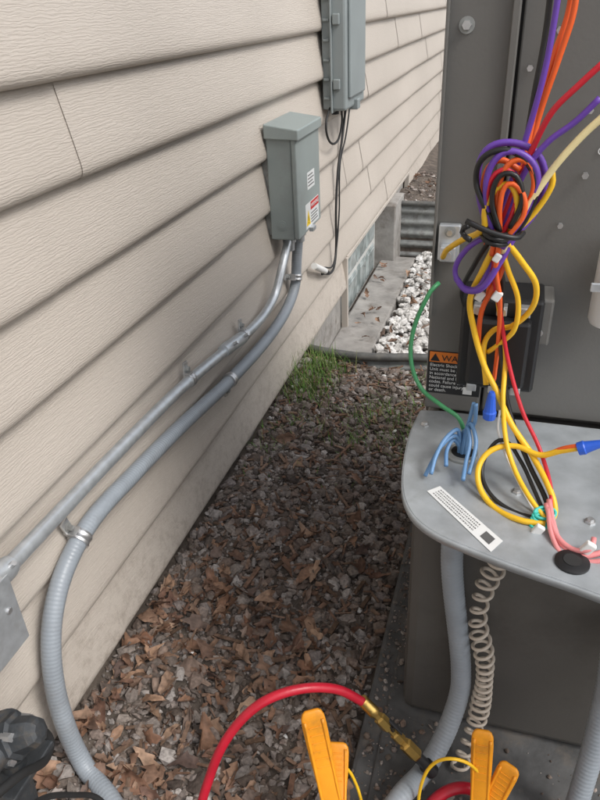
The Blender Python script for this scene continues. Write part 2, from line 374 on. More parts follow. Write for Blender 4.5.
def blade(x,y,h):
    a=random.uniform(0,6.28); dx,dy=math.cos(a),math.sin(a); w_=random.uniform(.0009,.0018); bend=random.uniform(.15,.9)*h
    z=gz(x,y)-.003; v=[]
    for k in range(4):
        t=k/3; ww=w_*(1-t*.85); cx=x+dx*bend*t*t; cy=y+dy*bend*t*t; cz=z+h*t*(1-.25*t*bend/h)
        v+= [(cx-dy*ww,cy+dx*ww,cz),(cx+dy*ww,cy-dx*ww,cz)]
    return np.array(v),[(0,1,3,2),(2,3,5,4),(4,5,7,6)]
clumps=[(random.uniform(.02,.54),random.uniform(1.48,2.0)) for _ in range(50)]+[(random.uniform(.01,.16),random.uniform(1.72,2.0)) for _ in range(20)]
for cx,cy in clumps:
    for _ in range(random.randint(6,26)):
        x=max(.02,cx+random.gauss(0,.022)); y=min(2.02,cy+random.gauss(0,.022))
        items.append(blade(x,y,random.uniform(.02,.055)*(1.7 if cx<.16 and cy>1.7 else 1)))
for _ in range(300):
    items.append(blade(random.uniform(.02,.6),random.uniform(1.3,2.03),random.uniform(.012,.03)))
batch('grass',items,M_grass)
# ---------------------------------------------------------------- window well
well=empty('corrugated_window_well')
path=[(0.0,ya)]
for k in range(1,6): path.append((k/6*(wx1-rc),ya-.03*math.sin(k/6*math.pi)))
for k in range(0,13): a=-math.pi/2+k/12*math.pi/2; path.append((wx1-rc+rc*math.cos(a),ya+rc+rc*math.sin(a)))
for k in range(1,8): path.append((wx1,ya+rc+k/8*(yb-ya-2*rc)))
for k in range(0,13): a=k/12*math.pi/2; path.append((wx1-rc+rc*math.cos(a),yb-rc+rc*math.sin(a)))
for k in range(5,-1,-1): path.append((k/6*(wx1-rc),yb))
vs=[];fs=[];nz=60
def zrim(y): return .058+.09*max(0,min(1,(y-2.2)/1.0))
for i,(x,y) in enumerate(path):
    a=Vector(path[max(i-1,0)]);b_=Vector(path[min(i+1,len(path)-1)]); d=(b_-a).normalized(); nrm=Vector((d.y,-d.x))
    zt=zrim(y)
    for k in range(nz):
        t=k/(nz-1); z=-.3+(zt+.3)*t; o=.009*math.sin(z*2*math.pi/.06); vs.append((x+nrm.x*o,y+nrm.y*o,z))
for i in range(len(path)-1):
    for k in range(nz-1): fs.append((i*nz+k,(i+1)*nz+k,(i+1)*nz+k+1,i*nz+k+1))
mk('corrugated_wall',vs,fs,M_galvd,well,True)
tube('rolled_rim',[Vector((x,y,zrim(y))) for x,y in path],.0145,M_rim,well,12,raw=True)
# ---------------------------------------------------------------- pad
pad=empty('equipment_pad')
box('slab',PX0,1.5,PY0,PY1,-.05,.038,M_pad,pad,.008)
box('inner_raised_edge',PX0+.035,1.46,PY0+.04,PY1-.04,.036,.044,M_pad,pad,.004)
items=[]
for _ in range(2600):
    x=PX0+.01+abs(random.gauss(0,.05)) if random.random()<.5 else random.uniform(PX0,.95); y=random.uniform(.2,1.7)
    if x>.55 and y>.735: continue
    s=.001+random.expovariate(1/.0016); s=min(s,.008); items.append(stone(x,y,(.044 if x>PX0+.035 else .038)+s*.4,s))
batch('debris_on_pad',items,M_stone,pad)
# ---------------------------------------------------------------- disconnect box
dis=empty('electrical_disconnect_box')
y0,y1,z0,z1,xd=1.725,1.935,.540,.832,.104
box('body',.022,xd-.014,y0,y1,z0,z1-.012,M_box,dis,.004)
box('cover',xd-.0135,xd,y0-.004,y1+.004,z0+.004,z1-.03,M_box,dis,.003)
mk('rain_hood',[(.020,y0-.008,z1+.006),(.020,y1+.008,z1+.006),(xd+.008,y1+.008,z1-.008),(xd+.008,y0-.008,z1-.008),
 (.020,y0-.008,z1-.030),(.020,y1+.008,z1-.030),(xd+.008,y1+.008,z1-.034),(xd+.008,y0-.008,z1-.034)],
 [(0,3,2,1),(4,5,6,7),(0,4,7,3),(1,2,6,5),(3,7,6,2),(0,1,5,4)],M_box,dis,bev=.003)
cyl('knockout',(.055,y0-.0012,z0+.04),(.055,y0+.01,z0+.04),.013,M_box,dis)
cyl('knockout_2',(.055,y0-.002,z0+.04),(.055,y0+.01,z0+.04),.008,M_box,dis)
box('hasp',xd,xd+.012,y0+.09,y0+.12,z0+.0,z0+.012,M_galv,dis,.001)
box('back_plate',.002,.0225,y0+.01,y1-.01,z0+.01,z1-.01,M_galvd,dis,0)
ROTX=(R(90),0,R(90))
box('label_white',xd+.0002,xd+.0008,y0+.085,y0+.155,z0+.115,z0+.160,M_lab,dis,0)
for k in range(4): box(f'label_line_{k}',xd+.0009,xd+.0011,y0+.091,y0+.148-.01*(k%2),z0+.123+k*.009,z0+.126+k*.009,M_ink,dis,0)
box('warning_label',xd+.0002,xd+.0008,y0+.060,y0+.190,z0+.012,z0+.080,M_lab,dis,0)
box('warning_header',xd+.0009,xd+.0013,y0+.108,y0+.188,z0+.056,z0+.078,M_red,dis,0)
text('warning_text','WARNING',(xd+.0015,y0+.148,z0+.062),.0155,ROTX,M_lab,dis,'CENTER')
mk('triangle',[(xd+.0013,y0+.064,z0+.020),(xd+.0013,y0+.104,z0+.020),(xd+.0013,y0+.084,z0+.062)],[(0,1,2)],M_ylab,dis)
text('triangle_mark','!',(xd+.0016,y0+.084,z0+.025),.03,ROTX,M_blk,dis,'CENTER')
for k in range(4): box(f'warning_line_{k}',xd+.0009,xd+.0011,y0+.110,y0+.178-.008*(k%2),z0+.020+k*.008,z0+.023+k*.008,M_ink,dis,0)
# ---------------------------------------------------------------- utility box
ub=empty('utility_enclosure')
a0,a1,b0,b1,xu=2.29,2.55,.795,1.36,.100
box('back',.022,.050,a0,a1,b0,b1,M_boxd,ub,.004)
box('cover',.0505,xu,a0-.006,a1+.006,b0-.004,b1+.004,M_boxd,ub,.008)
box('cover_step',xu-.001,xu+.010,a0+.02,a1-.02,b0+.03,b1-.03,M_boxd,ub,.006)
box('flange',.051,.057,a0-.016,a1+.014,b0-.010,b1+.01,M_boxd,ub,.002)
for k in range(9): box(f'side_rib_{k}',.028,.048,a0-.010,a0+.002,b0+.03+k*.055,b0+.038+k*.055,M_boxd,ub,.002)
for k in range(3): box(f'latch_{k}',.060,.082,a0-.016,a0-.004,b0+.06+k*.18,b0+.09+k*.18,M_boxd,ub,.003)
cyl('cable_gland',(.05,a0+.05,b0-.02),(.05,a0+.05,b0),.012,M_blkr,ub)
box('bottom_latch',.08,.112,a0+.11,a0+.15,b0-.014,b0+.018,M_boxd,ub,.003)
cab=empty('utility_cables')
def wl(l,x=.03): return [U(u,v,x=x) for u,v in l]
tube('cable_1',wl([(331,105),(326,125),(330,142),(338,140),(342,122),(341,105)],.045),.0038,M_blkr,cab)
tube('cable_2',wl([(346,105),(342,140),(338,170),(336,210),(336,250),(333,270),(322,274)],.034),.0045,M_blkr,cab)
tube('cable_3',wl([(350,105),(346,135),(340,165),(339,215),(334,262),(324,268)],.038),.003,M_blkr,cab)
cyl('cable_coupler',U(314,266,x=.034),U(325,271,x=.037),.011,M_wht,cab)
cyl('cable_coupler_cap',U(325,271,x=.037),U(328,272,x=.038),.006,M_blkr,cab)
# ---------------------------------------------------------------- conduits
emt=empty('metal_conduit')
cy1,cy2=y0+.055,y0+.140
P=[U(-40,615,x=.052),U(5,570,x=.045),U(60,512,x=.040),U(120,449,x=.038),U(180,389,x=.038),U(228,348,x=.038),U(258,322,x=.039),U(274,297,x=.045),U(282,268,x=.052),Vector((.055,cy1,z0-.005))]
tube('pipe',P,.0118,M_galv,emt,18,.008)
c0=U(229,347,x=.038);c1=U(240,339,x=.0382)
lathe('coupling',c0+(c0-c1)*.5,c1+(c1-c0)*.3,[(0,.0145),(.15,.016),(.5,.0155),(.85,.016),(1,.0145)],M_galv,emt)
cyl('coupling_screw_1',c0+Vector((.012,0,.008)),c0+Vector((.024,0,.016)),.004,M_steel,emt,8)
cyl('coupling_screw_2',c1+Vector((.012,0,.008)),c1+Vector((.024,0,.016)),.004,M_steel,emt,8)
lathe('box_connector',Vector((.055,cy1,z0-.045)),Vector((.055,cy1,z0+.001)),[(0,.0135),(.5,.015),(.52,.019),(.8,.019),(.82,.022),(1,.022)],M_galv,emt)
flex=empty('flexible_conduit')
Pf=[Vector((.055,cy2,z0-.02)),U(297,255,x=.052),U(294,290,x=.046),U(276,327,x=.042),U(232,378,x=.040),U(180,427,x=.040),U(130,478,x=.040),U(92,520,x=.041),U(66,567,x=.043),U(53,615,x=.045),U(52,665,x=.050),U(62,715,x=.06),U(84,765,x=.085),U(112,802,z=.035),
    Vector((.25,.40,.03)),Vector((.40,.34,.06)),Vector((.52,.42,.075)),U(398,800,z=.10),U(428,765,y=.64),U(450,722,y=.690),U(461,680,y=.715),Vector((.622,.724,.42)),Vector((.622,.726,.56))]
tube('hose',Pf,.0152,M_pvc,flex,18,.0016,rib=.016,pitch=.0062)
lathe('box_connector',Vector((.055,cy2,z0-.045)),Vector((.055,cy2,z0+.002)),[(0,.018),(.4,.018),(.42,.023),(.7,.023),(.72,.020),(1,.020)],M_galv,flex)
lathe('unit_connector',Vector((.622,.726,.535)),Vector((.622,.726,.594)),[(0,.019),(.45,.019),(.47,.025),(.8,.025),(.82,.022),(1,.022)],M_blk,flex)
def strap(name,p,d,r,par,side=1):
    p=Vector(p); d=d.normalized(); nrm=Vector((1,0,0)); s=d.cross(nrm).normalized()*side
    lathe(name+'_band',p-d*.009,p+d*.009,[(0,r+.0022),(.2,r+.0032),(.4,r+.0018),(.6,r+.0018),(.8,r+.0032),(1,r+.0022)],M_steel,par)
    c=p+s*(r+.013); c.x=.029
    obox(name+'_tab',c,s,d,nrm,.015,.009,.0022,M_steel,par,.001)
    obox(name+'_lip',p+s*(r+.004)-nrm*(p.x-.029)*.5,s,d,nrm,.0015,.009,abs(p.x-.02)*.5,M_steel,par,.0005)
    lathe(name+'_screw',c,c+nrm*.010,[(0,.008),(.4,.008),(.5,.0055),(1,.005)],M_galvd,par,6,False)
def pd(a,b,x=.036): return U(*b,x=x)-U(*a,x=x)
strap('strap_emt_far',U(190,380,x=.038),pd((180,389),(228,348)),.0118,emt,-1)
strap('strap_emt_2',U(244,335,x=.039),pd((228,348),(250,331)),.0118,emt,-1)
strap('strap_flex_far',U(230,380,x=.041),pd((250,358),(220,389)),.0155,flex,-1)
strap('strap_flex_near',U(80,538,x=.042),pd((92,520),(70,560)),.0155,flex,1)
strap('strap_flex_top',U(296,277,x=.050),pd((296,262),(295,290)),.0155,flex,1)
jb=empty('junction_box')
e0=U(8,568,x=.045)
box('body',.024,.075,e0.y-.34,e0.y-.035,e0.z-.085,e0.z+.0255,M_galv,jb,.003)
box('cover',.0755,.078,e0.y-.343,e0.y-.032,e0.z-.088,e0.z+.0285,M_galv,jb,.001)
dd=(P[2]-P[1]).normalized()
lathe('connector',P[1]-dd*.045,P[1]+dd*.012,[(0,.020),(.3,.020),(.32,.0165),(.85,.0165),(1,.0145)],M_galv,jb)
cyl('connector_screw',P[1]+Vector((.01,0,.008)),P[1]+Vector((.02,0,.018)),.004,M_steel,jb,8)
lathe('cover_screw',Vector((.078,e0.y-.05,e0.z-.02)),Vector((.081,e0.y-.05,e0.z-.02)),[(0,.005),(1,.004)],M_steel,jb,12)
# ---------------------------------------------------------------- HVAC cabinet
ac=empty('air_conditioner_unit')
X0,YF,ZS=.560,.83,.600; YL=.745; ZT=1.26
box('lower_cabinet',X0,1.20,YL,1.55,.046,ZS-.016,M_unit,ac,.018)
box('upper_cabinet',X0+.004,1.20,YF+.030,1.55,ZS-.0155,ZT,M_unit,ac,.004)
box('corner_post',X0,X0+.074,YF-.001,YF+.029,ZS+.001,ZT-.01,M_unit2,ac,.003)
box('post_flange',X0+.066,X0+.0735,YF-.010,YF-.0015,ZS+.19,ZT-.01,M_unit2,ac,.001)
box('post_edge_return',X0-.0002,X0+.003,YF-.012,YF-.0013,ZS+.14,ZT-.01,M_unit2,ac,.0008)
box('control_panel',X0+.077,1.16,YF+.010,YF+.029,ZS+.001,ZT-.01,M_unit2,ac,.002)
box('top_cap',X0-.008,1.208,YF-.01,1.56,ZT-.008,ZT+.03,M_unit,ac,.01)
for k in range(17): box(f'louver_{k}',X0-.008,X0+.002,.92,1.50,.12+k*.06,.14+k*.06,M_unit,ac,.003)
lathe('fan_ring',Vector((.88,1.19,ZT+.028)),Vector((.88,1.19,ZT+.05)),[(0,.30),(1,.28)],M_blk,ac,40)
for k in range(8):
    rr=.04+k*.03; tube(f'fan_guard_{k}',[Vector((.88+rr*math.cos(a*math.pi/18),1.19+rr*math.sin(a*math.pi/18),ZT+.055)) for a in range(37)],.003,M_blk,ac,6,raw=True)
out=[(436,402),(421,410),(411,432),(405,458),(403,482),(406,500),(416,517),(436,532),(470,547),(520,566),(570,583),(600,594)]
pts=[U(u,v,z=ZS) for u,v in out]
ctr=spline(pts[1:],.004)
poly=[Vector((.585,YF-.003,ZS))]+ctr
last=ctr[-1]; poly+= [last+(ctr[-1]-ctr[-8]).normalized()*.36]; poly.append(Vector((poly[-1].x,YF-.003,ZS)))
n=len(poly); th=.003
vs=[p.copy() for p in poly]+[p-Vector((0,0,th)) for p in poly]
fs=[tuple(range(n)),tuple(range(2*n-1,n-1,-1))]+[(i,n+i,n+(i+1)%n,(i+1)%n) for i in range(n)]
mk('shelf_plate',vs,fs,M_plate,ac,bev=.0008)
cen=Vector((.75,.75,ZS)); lv=[];lf=[]
lp=poly[1:-1]
for i,p in enumerate(lp):
    d=(lp[min(i+1,len(lp)-1)]-lp[max(i-1,0)]).normalized(); nn_=Vector((d.y,-d.x,0))
    if nn_.dot(cen-p)>0: nn_=-nn_
    lv+= [p+nn_*.0002-Vector((0,0,.0005)),p+nn_*.002-Vector((0,0,.003)),p+nn_*.002-Vector((0,0,.010)),p-Vector((0,0,.010))+nn_*.0002]
for i in range(len(lp)-1):
    for k in range(4):
        j=(k+1)%4; lf.append((i*4+k,i*4+j,(i+1)*4+j,(i+1)*4+k))
mk('shelf_lip',lv,lf,M_plate,ac,True)
def disc(name,c,r0,r1,mat,h=.004):
    lathe(name,c,Vector(c)+Vector((0,0,h)),[(0,r0),(.6,r0),(1,r1)],mat,ac,28)
g=U(572,563,z=ZS); disc('grommet',g,.017,.012,M_blk,.004); disc('grommet_hole',g+Vector((0,0,.001)),.009,.009,M_blkr,.0036)
disc('conduit_locknut',Vector((.622,.726,ZS)),.021,.019,M_galvd,.005); disc('conduit_opening',Vector((.622,.726,ZS+.001)),.014,.014,M_blk,.0045)
for u,v in ((425,425),(517,492),(590,522)):
    p=U(u,v,z=ZS); lathe('shelf_screw',p,p+Vector((0,0,.005)),[(0,.006),(.4,.006),(.5,.004),(1,.0035)],M_steel,ac,6,False)
q=[U(427,491,z=ZS+.0008),U(491,552,z=ZS+.0008),U(503,541,z=ZS+.0008),U(440,486,z=ZS+.0008)]
mk('sticker',q,[(0,1,2,3)],M_lab,ac)
def sq(a,b): return q[0].lerp(q[1],a).lerp(q[3].lerp(q[2],a),b)+Vector((0,0,.0004))
def patch(name,a0,a1,b0,b1,mat): mk(name,[sq(a0,b0),sq(a1,b0),sq(a1,b1),sq(a0,b1)],[(0,1,2,3)],mat,ac)
for r_ in range(4):
    a=.06
    while a<.70:
        l=random.uniform(.008,.022); patch('sticker_print',a,a+l,.18+r_*.19,.18+r_*.19+.07,M_ink); a+=l+random.uniform(.006,.014)
patch('sticker_code_patch',.80,.93,.24,.76,M_ink)
def fy(u,v,y): return U(u,v,y=y)
A=fy(427,350,.8285)
lx0,lx1,lz1,lz0=.5615,.6325,A.z,A.z-.064
box('post_label',lx0,lx1,.8283,.8288,lz0,lz1,M_blk,ac,0)
box('post_label_header',lx0+.002,lx1-.002,.8276,.8281,lz1-.016,lz1-.001,M_org,ac,0)
text('post_label_title','WARNING',(lx0+.018,.8270,lz1-.0135),.0125,(R(90),0,0),M_blk,ac)
mk('post_label_triangle',[(lx0+.003,.8272,lz1-.0145),(lx0+.016,.8272,lz1-.0145),(lx0+.0095,.8272,lz1-.003)],[(0,1,2)],M_blk,ac)
for k,s in enumerate(['Electric Shock !','Unit must be grounded','in accordance with','National and local','codes. Failure to do so','could cause injury','or death.']):
    text('post_label_line',s,(lx0+.003,.8276,lz1-.0225-k*.0063),.0064,(R(90),0,0),M_lab,ac)
box('post_label_code_patch',lx1-.022,lx1-.010,.8272,.8278,lz0+.003,lz0+.014,M_lab,ac,0)
def bolt(u,v,y=.829,r=.0065,washer=True):
    p=fy(u,v,y)
    if washer: cyl('washer',p,p-Vector((0,.0015,0)),r*1.6,M_galvd,ac,20)
    lathe('bolt',p-Vector((0,.001,0)),p-Vector((0,.006,0)),[(0,r),(1,r*.92)],M_steel,ac,6,False)
bolt(467,25,.829,.0052); bolt(530,68,.836,.0035,False); bolt(560,30,.836,.004,False); bolt(585,175,.836,.004,False); bolt(590,110,.836,.004,False); bolt(560,225,.836,.0035,False)
a=fy(440,222,.828); b_=fy(459,259,.828)
box('lug_plate',a.x,b_.x,.818,.8275,b_.z,a.z,M_galv,ac,.002)
box('lug_block',a.x+.004,b_.x-.003,.804,.8178,b_.z+.003,b_.z+.022,M_galv,ac,.002)
bolt(450,232,.817,.004)
cyl('lug_screw',Vector((a.x+.014,.803,b_.z+.012)),Vector((a.x+.014,.799,b_.z+.012)),.005,M_steel,ac,12)
a=fy(464,292,.79); b_=fy(532,388,.79)
box('contactor_body',a.x,b_.x,.775,.838,b_.z,a.z,M_blk,ac,.004)
box('contactor_step',a.x+.012,b_.x-.012,.755,.7745,b_.z+.015,a.z-.02,M_blk,ac,.004)
for k in range(3):
    xx=a.x+.014+k*.026
    box(f'contactor_terminal_{k}',xx,xx+.012,.762,.7748,a.z-.016,a.z-.004,M_steel,ac,.001)
    cyl(f'contactor_screw_{k}',Vector((xx+.006,.762,a.z-.010)),Vector((xx+.006,.758,a.z-.010)),.005,M_steel,ac,12)
    box(f'contactor_terminal_b{k}',xx,xx+.012,.762,.7748,b_.z+.002,b_.z+.012,M_steel,ac,.001)
a=fy(533,296,.80); b_=fy(548,343,.80)
box('bracket',a.x,b_.x,.790,.839,b_.z,a.z,M_unit2,ac,.003); bolt(541,306,.789,.004,False); bolt(540,332,.789,.0035,False)
ca=fy(603,245,.80); cb=fy(603,322,.80)
cxp=ca.x+.024
lathe('capacitor',Vector((cxp,.80,cb.z)),Vector((cxp,.80,ca.z)),[(0,.024),(.05,.026),(.93,.026),(1,.023)],M_lab,ac,32)
box('capacitor_strap',cxp-.032,cxp+.04,.772,.776,ca.z-.045,ca.z-.035,M_galv,ac,.001)
text('panel_text','C',(fy(596,160,.838).x,.8385,fy(596,155,.838).z),.012,(R(90),0,0),M_lab,ac)
# ---------------------------------------------------------------- wires
wh=empty('wire_harness'); wi=[0]
def wire(c,pts,r=.0029,par=wh):
    wi[0]+=1; tube(f'{c}_wire_{wi[0]}',[U(p[0],p[1],y=p[2]) for p in pts],r,W[c],par,10,.004)
wire('purple',[(566,-60,.72),(556,10,.72),(545,70,.72),(530,125,.72),(512,180,.715),(498,225,.71),(490,262,.71),(478,288,.71),(462,286,.715),(455,270,.72),(466,250,.715),(486,236,.70)])
wire('purple',[(600,98,.70),(575,122,.70),(548,142,.70),(527,168,.70),(510,205,.70),(500,235,.70)])
wire('purple',[(490,232,.705),(480,200,.71),(479,165,.71),(490,147,.71),(515,143,.71),(538,155,.71),(545,180,.71),(535,212,.71),(515,236,.705),(500,262,.70),(482,288,.70),(466,290,.71),(456,278,.72)],.0034)
wire('purple',[(492,232,.69),(486,196,.69),(490,168,.69),(506,152,.69),(528,158,.69),(538,178,.69),(530,206,.69),(514,232,.69),(502,248,.69)],.0032)
wire('orange',[(582,-60,.73),(574,10,.73),(560,55,.73),(541,110,.73),(527,160,.725),(510,210,.72),(497,250,.72),(487,300,.74)])
wire('orange',[(577,-60,.74),(569,10,.74),(552,60,.735),(535,118,.73),(520,165,.72),(500,215,.715),(486,245,.715)])
wire('orange',[(520,170,.70),(500,160,.70),(486,172,.70),(484,200,.70),(494,225,.70),(505,245,.70),(500,275,.72),(482,310,.74),(478,345,.75)])
wire('orange',[(512,222,.69),(530,200,.69),(534,178,.69),(524,160,.69),(508,165,.69),(498,190,.69),(497,222,.69),(492,255,.70)])
wire('orange',[(508,236,.685),(524,214,.685),(522,192,.685),(508,184,.685),(500,206,.685),(500,236,.69),(496,270,.70),(500,300,.715),(498,345,.74),(494,380,.75)],.0026)
wire('red',[(604,62,.70),(580,84,.70),(552,112,.70),(532,150,.705),(512,195,.70),(500,228,.70)])
wire('red',[(500,228,.70),(488,205,.69),(492,178,.69),(508,170,.69),(518,188,.69),(512,215,.69),(502,235,.69)],.0026)
wire('red',[(500,228,.70),(492,262,.71),(500,310,.73),(508,360,.73),(522,410,.71),(540,450,.69),(551,490,.65),(549,517,.622)],.0024)
wire('cream',[(606,114,.69),(582,136,.69),(556,165,.69),(534,196,.69),(514,228,.69),(502,252,.70)],.0034)
wire('black',[(500,232,.69),(484,205,.69),(476,180,.695),(483,158,.69),(505,150,.69),(527,162,.69),(536,190,.69),(524,222,.69),(508,240,.69)])
wire('black',[(556,-60,.75),(546,30,.75),(535,90,.74),(524,150,.73),(508,205,.715),(498,240,.71)])
wire('yellow',[(512,235,.70),(535,212,.70),(552,185,.70),(552,170,.70)])
wire('yellow',[(505,236,.695),(517,205,.69),(510,185,.69),(496,190,.69),(485,210,.69),(484,228,.69),(462,240,.72),(447,250,.76),(443,257,.79)],.0032)
wire('yellow',[(505,240,.70),(522,262,.71),(536,285,.72),(532,308,.73),(512,326,.74),(494,330,.75),(484,345,.75),(486,385,.73)],.0032)
wire('yellow',[(500,245,.70),(508,270,.71),(518,300,.72),(514,330,.73),(498,345,.74),(488,352,.75)])
wire('yellow',[(497,242,.70),(482,272,.71),(470,300,.73),(474,330,.735),(484,365,.73),(496,390,.72),(512,425,.70),(532,455,.685),(550,490,.65),(555,512,.63),(548,524,.612)],.0034)
wire('yellow',[(545,524,.612),(520,520,.612),(495,508,.63),(480,488,.65),(479,466,.67),(492,450,.685),(515,446,.69),(540,455,.68),(560,451,.675),(578,448,.67)],.0034)
wire('yellow',[(548,522,.615),(530,498,.635),(515,470,.665),(506,440,.69),(503,400,.71),(505,360,.735),(498,300,.74),(494,250,.71)],.0028)
wire('black',[(494,240,.71),(503,285,.73),(500,325,.74),(504,380,.73),(512,420,.71),(528,462,.685),(546,500,.645),(550,522,.618)])
wire('black',[(545,520,.62),(515,512,.63),(492,496,.645),(482,474,.67),(488,452,.69),(503,440,.70),(520,460,.69),(535,492,.655),(545,515,.625)],.0024)
wire('black',[(490,240,.71),(476,262,.73),(462,292,.77),(466,310,.78)],.0028)
wire('black',[(500,232,.685),(492,200,.685),(500,176,.685),(516,176,.685),(522,200,.685),(510,228,.685)],.0026)
wire('white',[(540,522,.625),(520,485,.655),(506,455,.69),(498,430,.71),(500,410,.72)],.0016)
wire('pink',[(549,500,.635),(554,526,.605),(562,545,.585),(580,556,.573),(604,552,.578)],.003)
wire('pink',[(546,504,.63),(556,534,.595),(572,549,.578),(590,549,.574),(594,538,.585)],.0028)
wire('pink',[(548,508,.625),(552,536,.592),(566,558,.570),(590,562,.568),(606,560,.57)],.0026)
wire('orange',[(545,456,.68),(562,449,.675),(578,446,.67)],.0028)
def ring(name,c,ax,r,mat,tw=.0035,par=wh):
    x,y=frame(ax); tube(name,[c+(x*math.cos(k*math.pi/8)*1.0+y*math.sin(k*math.pi/8)*.6)*r for k in range(17)],tw,mat,par,8,raw=True)
c=U(497,233,y=.70); ax=(U(505,210,y=.70)-U(490,256,y=.70))
for k in range(3): ring(f'zip_tie_{k}',c+ax.normalized()*(.005*(k-1)),ax,.022,M_blk,.0027)
tube('zip_tie_tail',[U(466,221,y=.675),U(490,232,y=.67),U(515,238,y=.672),U(523,233,y=.69)],.0028,M_blk,wh)
tube('zip_tie_tail_2',[U(468,226,y=.68),U(462,232,y=.69),U(470,240,y=.68)],.0028,M_blk,wh)
for k in range(4):
    c=U(545-1.5*k,513+3.5*k,y=.622-.003*k); ring(f'teal_tie_{k}',c,Vector((.15,-.45,.85)),.0115,W['teal'],.0018)
hx=Vector((.622,.726,ZS+.002))
BL=[[(465,436,.725),(470,418,.72),(474,403,.72)],[(462,434,.725),(474,424,.715),(476,404,.715)],
    [(456,436,.715),(443,444,.70),(432,462,.68),(425,476,.665)],[(458,430,.715),(446,438,.70),(436,456,.68),(431,474,.66)],
    [(467,428,.715),(470,442,.70),(466,462,.68),(463,480,.655)],[(470,424,.715),(476,440,.70),(473,460,.68),(469,474,.665)],
    [(454,440,.715),(447,450,.70),(446,466,.68)]]
for k,l in enumerate(BL):
    tube(f'blue_wire_{k}',[hx+Vector((.004*math.cos(k*1.1),.004*math.sin(k*1.1),-.01))]+[U(a,b,y=c_) for a,b,c_ in l],.0025,W['blue'],wh,10,.003)
def nut(name,p0,p1):
    lathe(name,p0,p1,[(0,.0072),(.25,.0078),(.3,.0068),(.9,.0042),(1,.003)],W['nut'],wh,12,False)
nut('wire_nut',U(489,418,y=.70),U(492,392,y=.70)); nut('wire_nut_2',U(578,449,y=.67),U(604,443,y=.67))
gw=empty('green_ground_wire')
tube('insulated_wire',[Vector((.572,.80,.797)),U(430,292,y=.79),U(414,328,y=.78),U(411,360,y=.77),U(421,388,y=.76),U(442,406,y=.74),U(460,420,y=.73),hx+Vector((.006,0,0))],.0028,W['green'],gw,10)
def blk(name,u,v,y,s,mat):
    p=U(u,v,y=y); box(name,p.x-s,p.x+s,p.y-s*.6,p.y+s*.6,p.z-s*1.3,p.z+s*1.3,mat,wh,.0015,rot=Matrix.Rotation(.5,3,'Y'))
blk('plug_1',480,296,.73,.0045,M_wht); blk('plug_2',538,530,.600,.005,M_wht); blk('plug_3',588,548,.575,.0055,M_wht); blk('plug_4',497,258,.68,.0035,M_wht)
blk('plug_5',497,296,.71,.0045,M_wht)
# ---------------------------------------------------------------- coiled cord
cc=empty('coiled_cord')
axis=spline([U(500,560,y=.72),U(486,585,y=.72),U(478,620,y=.715),U(485,665,y=.71),U(478,715,y=.70),U(462,760,y=.67),U(450,800,y=.65)],.003)
pts=[];N=len(axis); ph=0
for i in range(N-1):
    for k in range(5):
        f=(i+k/5)/N
        p=axis[i].lerp(axis[i+1],k/5); d=(axis[i+1]-axis[i]).normalized(); x=Vector((1,0,0)); x=(x-d*x.dot(d)).normalized(); y=d.cross(x)
        pitch=.0185+.006*math.sin(f*9)
        ph+=2*math.pi*(axis[i+1]-axis[i]).length/5/pitch
        pts.append(p+(x*math.cos(ph)+y*math.sin(ph))*(.0120+.0015*math.sin(f*23)))
tube('coil',pts,.0027,M_coil,cc,8,raw=True)
c2=empty('grey_conduit')
tube('hose',[U(616,630,y=.70),U(607,690,y=.685),U(594,745,y=.66),U(578,800,y=.63),U(566,840,y=.61)],.0152,M_pvc,c2,18,.0016,rib=.016,pitch=.0062)
# ---------------------------------------------------------------- refrigerant hoses
rh=empty('red_refrigerant_hose')
hp=[U(190,900,y=.40),U(196,830,y=.44),U(207,785,y=.47),U(226,740,y=.50),U(257,706,y=.53),U(295,690,y=.56),U(335,689,y=.59),U(365,703,y=.61)]
tube('hose',hp,.0066,M_hred,rh,14,.004)
fa=U(363,701,y=.61); fb=U(417,756,y=.615)
fd=(fb-fa)
lathe('crimp_ferrule',fa-fd*.02,fa+fd*.22,[(0,.0082),(.1,.0088),(.3,.0084),(.35,.0090),(.6,.0084),(.65,.0090),(.9,.0088),(1,.0078)],M_brass,rh,20)
lathe('brass_fitting',fa+fd*.2,fb,[(0,.0065),(.10,.0065),(.12,.0095),(.32,.0095),(.34,.006),(.46,.006),(.48,.0085),(.62,.0085),(.64,.0068),(.70,.0068),(.72,.0105),(.97,.0105),(1,.009)],M_brass,rh,6,False)
mid=fa.lerp(fb,.55); cyl('valve_stem',mid,mid+Vector((-.002,-.004,.018)),.0035,M_blk,rh,12)
obox('valve_lever',mid+Vector((.004,-.004,.019)),fd.normalized(),Vector((0,1,0)),Vector((0,0,1)),.016,.0035,.0025,M_blk,rh,.002)
lathe('hose_end',fb,fb+fd*.30,[(0,.008),(.5,.008),(.55,.011),(1,.011)],M_blk,rh,16)
rh2=empty('red_refrigerant_hose.001')
tube('hose',[U(415,840,y=.56),U(428,808,y=.58),U(448,791,y=.60),U(470,789,y=.61),U(492,806,y=.61),U(505,850,y=.60)],.0085,M_hred,rh2,14,.004)
yh=empty('yellow_probe_cable')
tube('cable_a',[U(335,768,y=.55),U(346,768,y=.56),U(356,784,y=.56),U(362,805,y=.55),U(366,850,y=.53)],.0024,W['yellow'],yh)
tube('cable_b',[U(418,830,y=.56),U(420,790,y=.57),U(432,765,y=.58),U(455,759,y=.58),U(478,772,y=.59),U(488,800,y=.59),U(490,830,y=.58)],.0024,W['yellow'],yh)
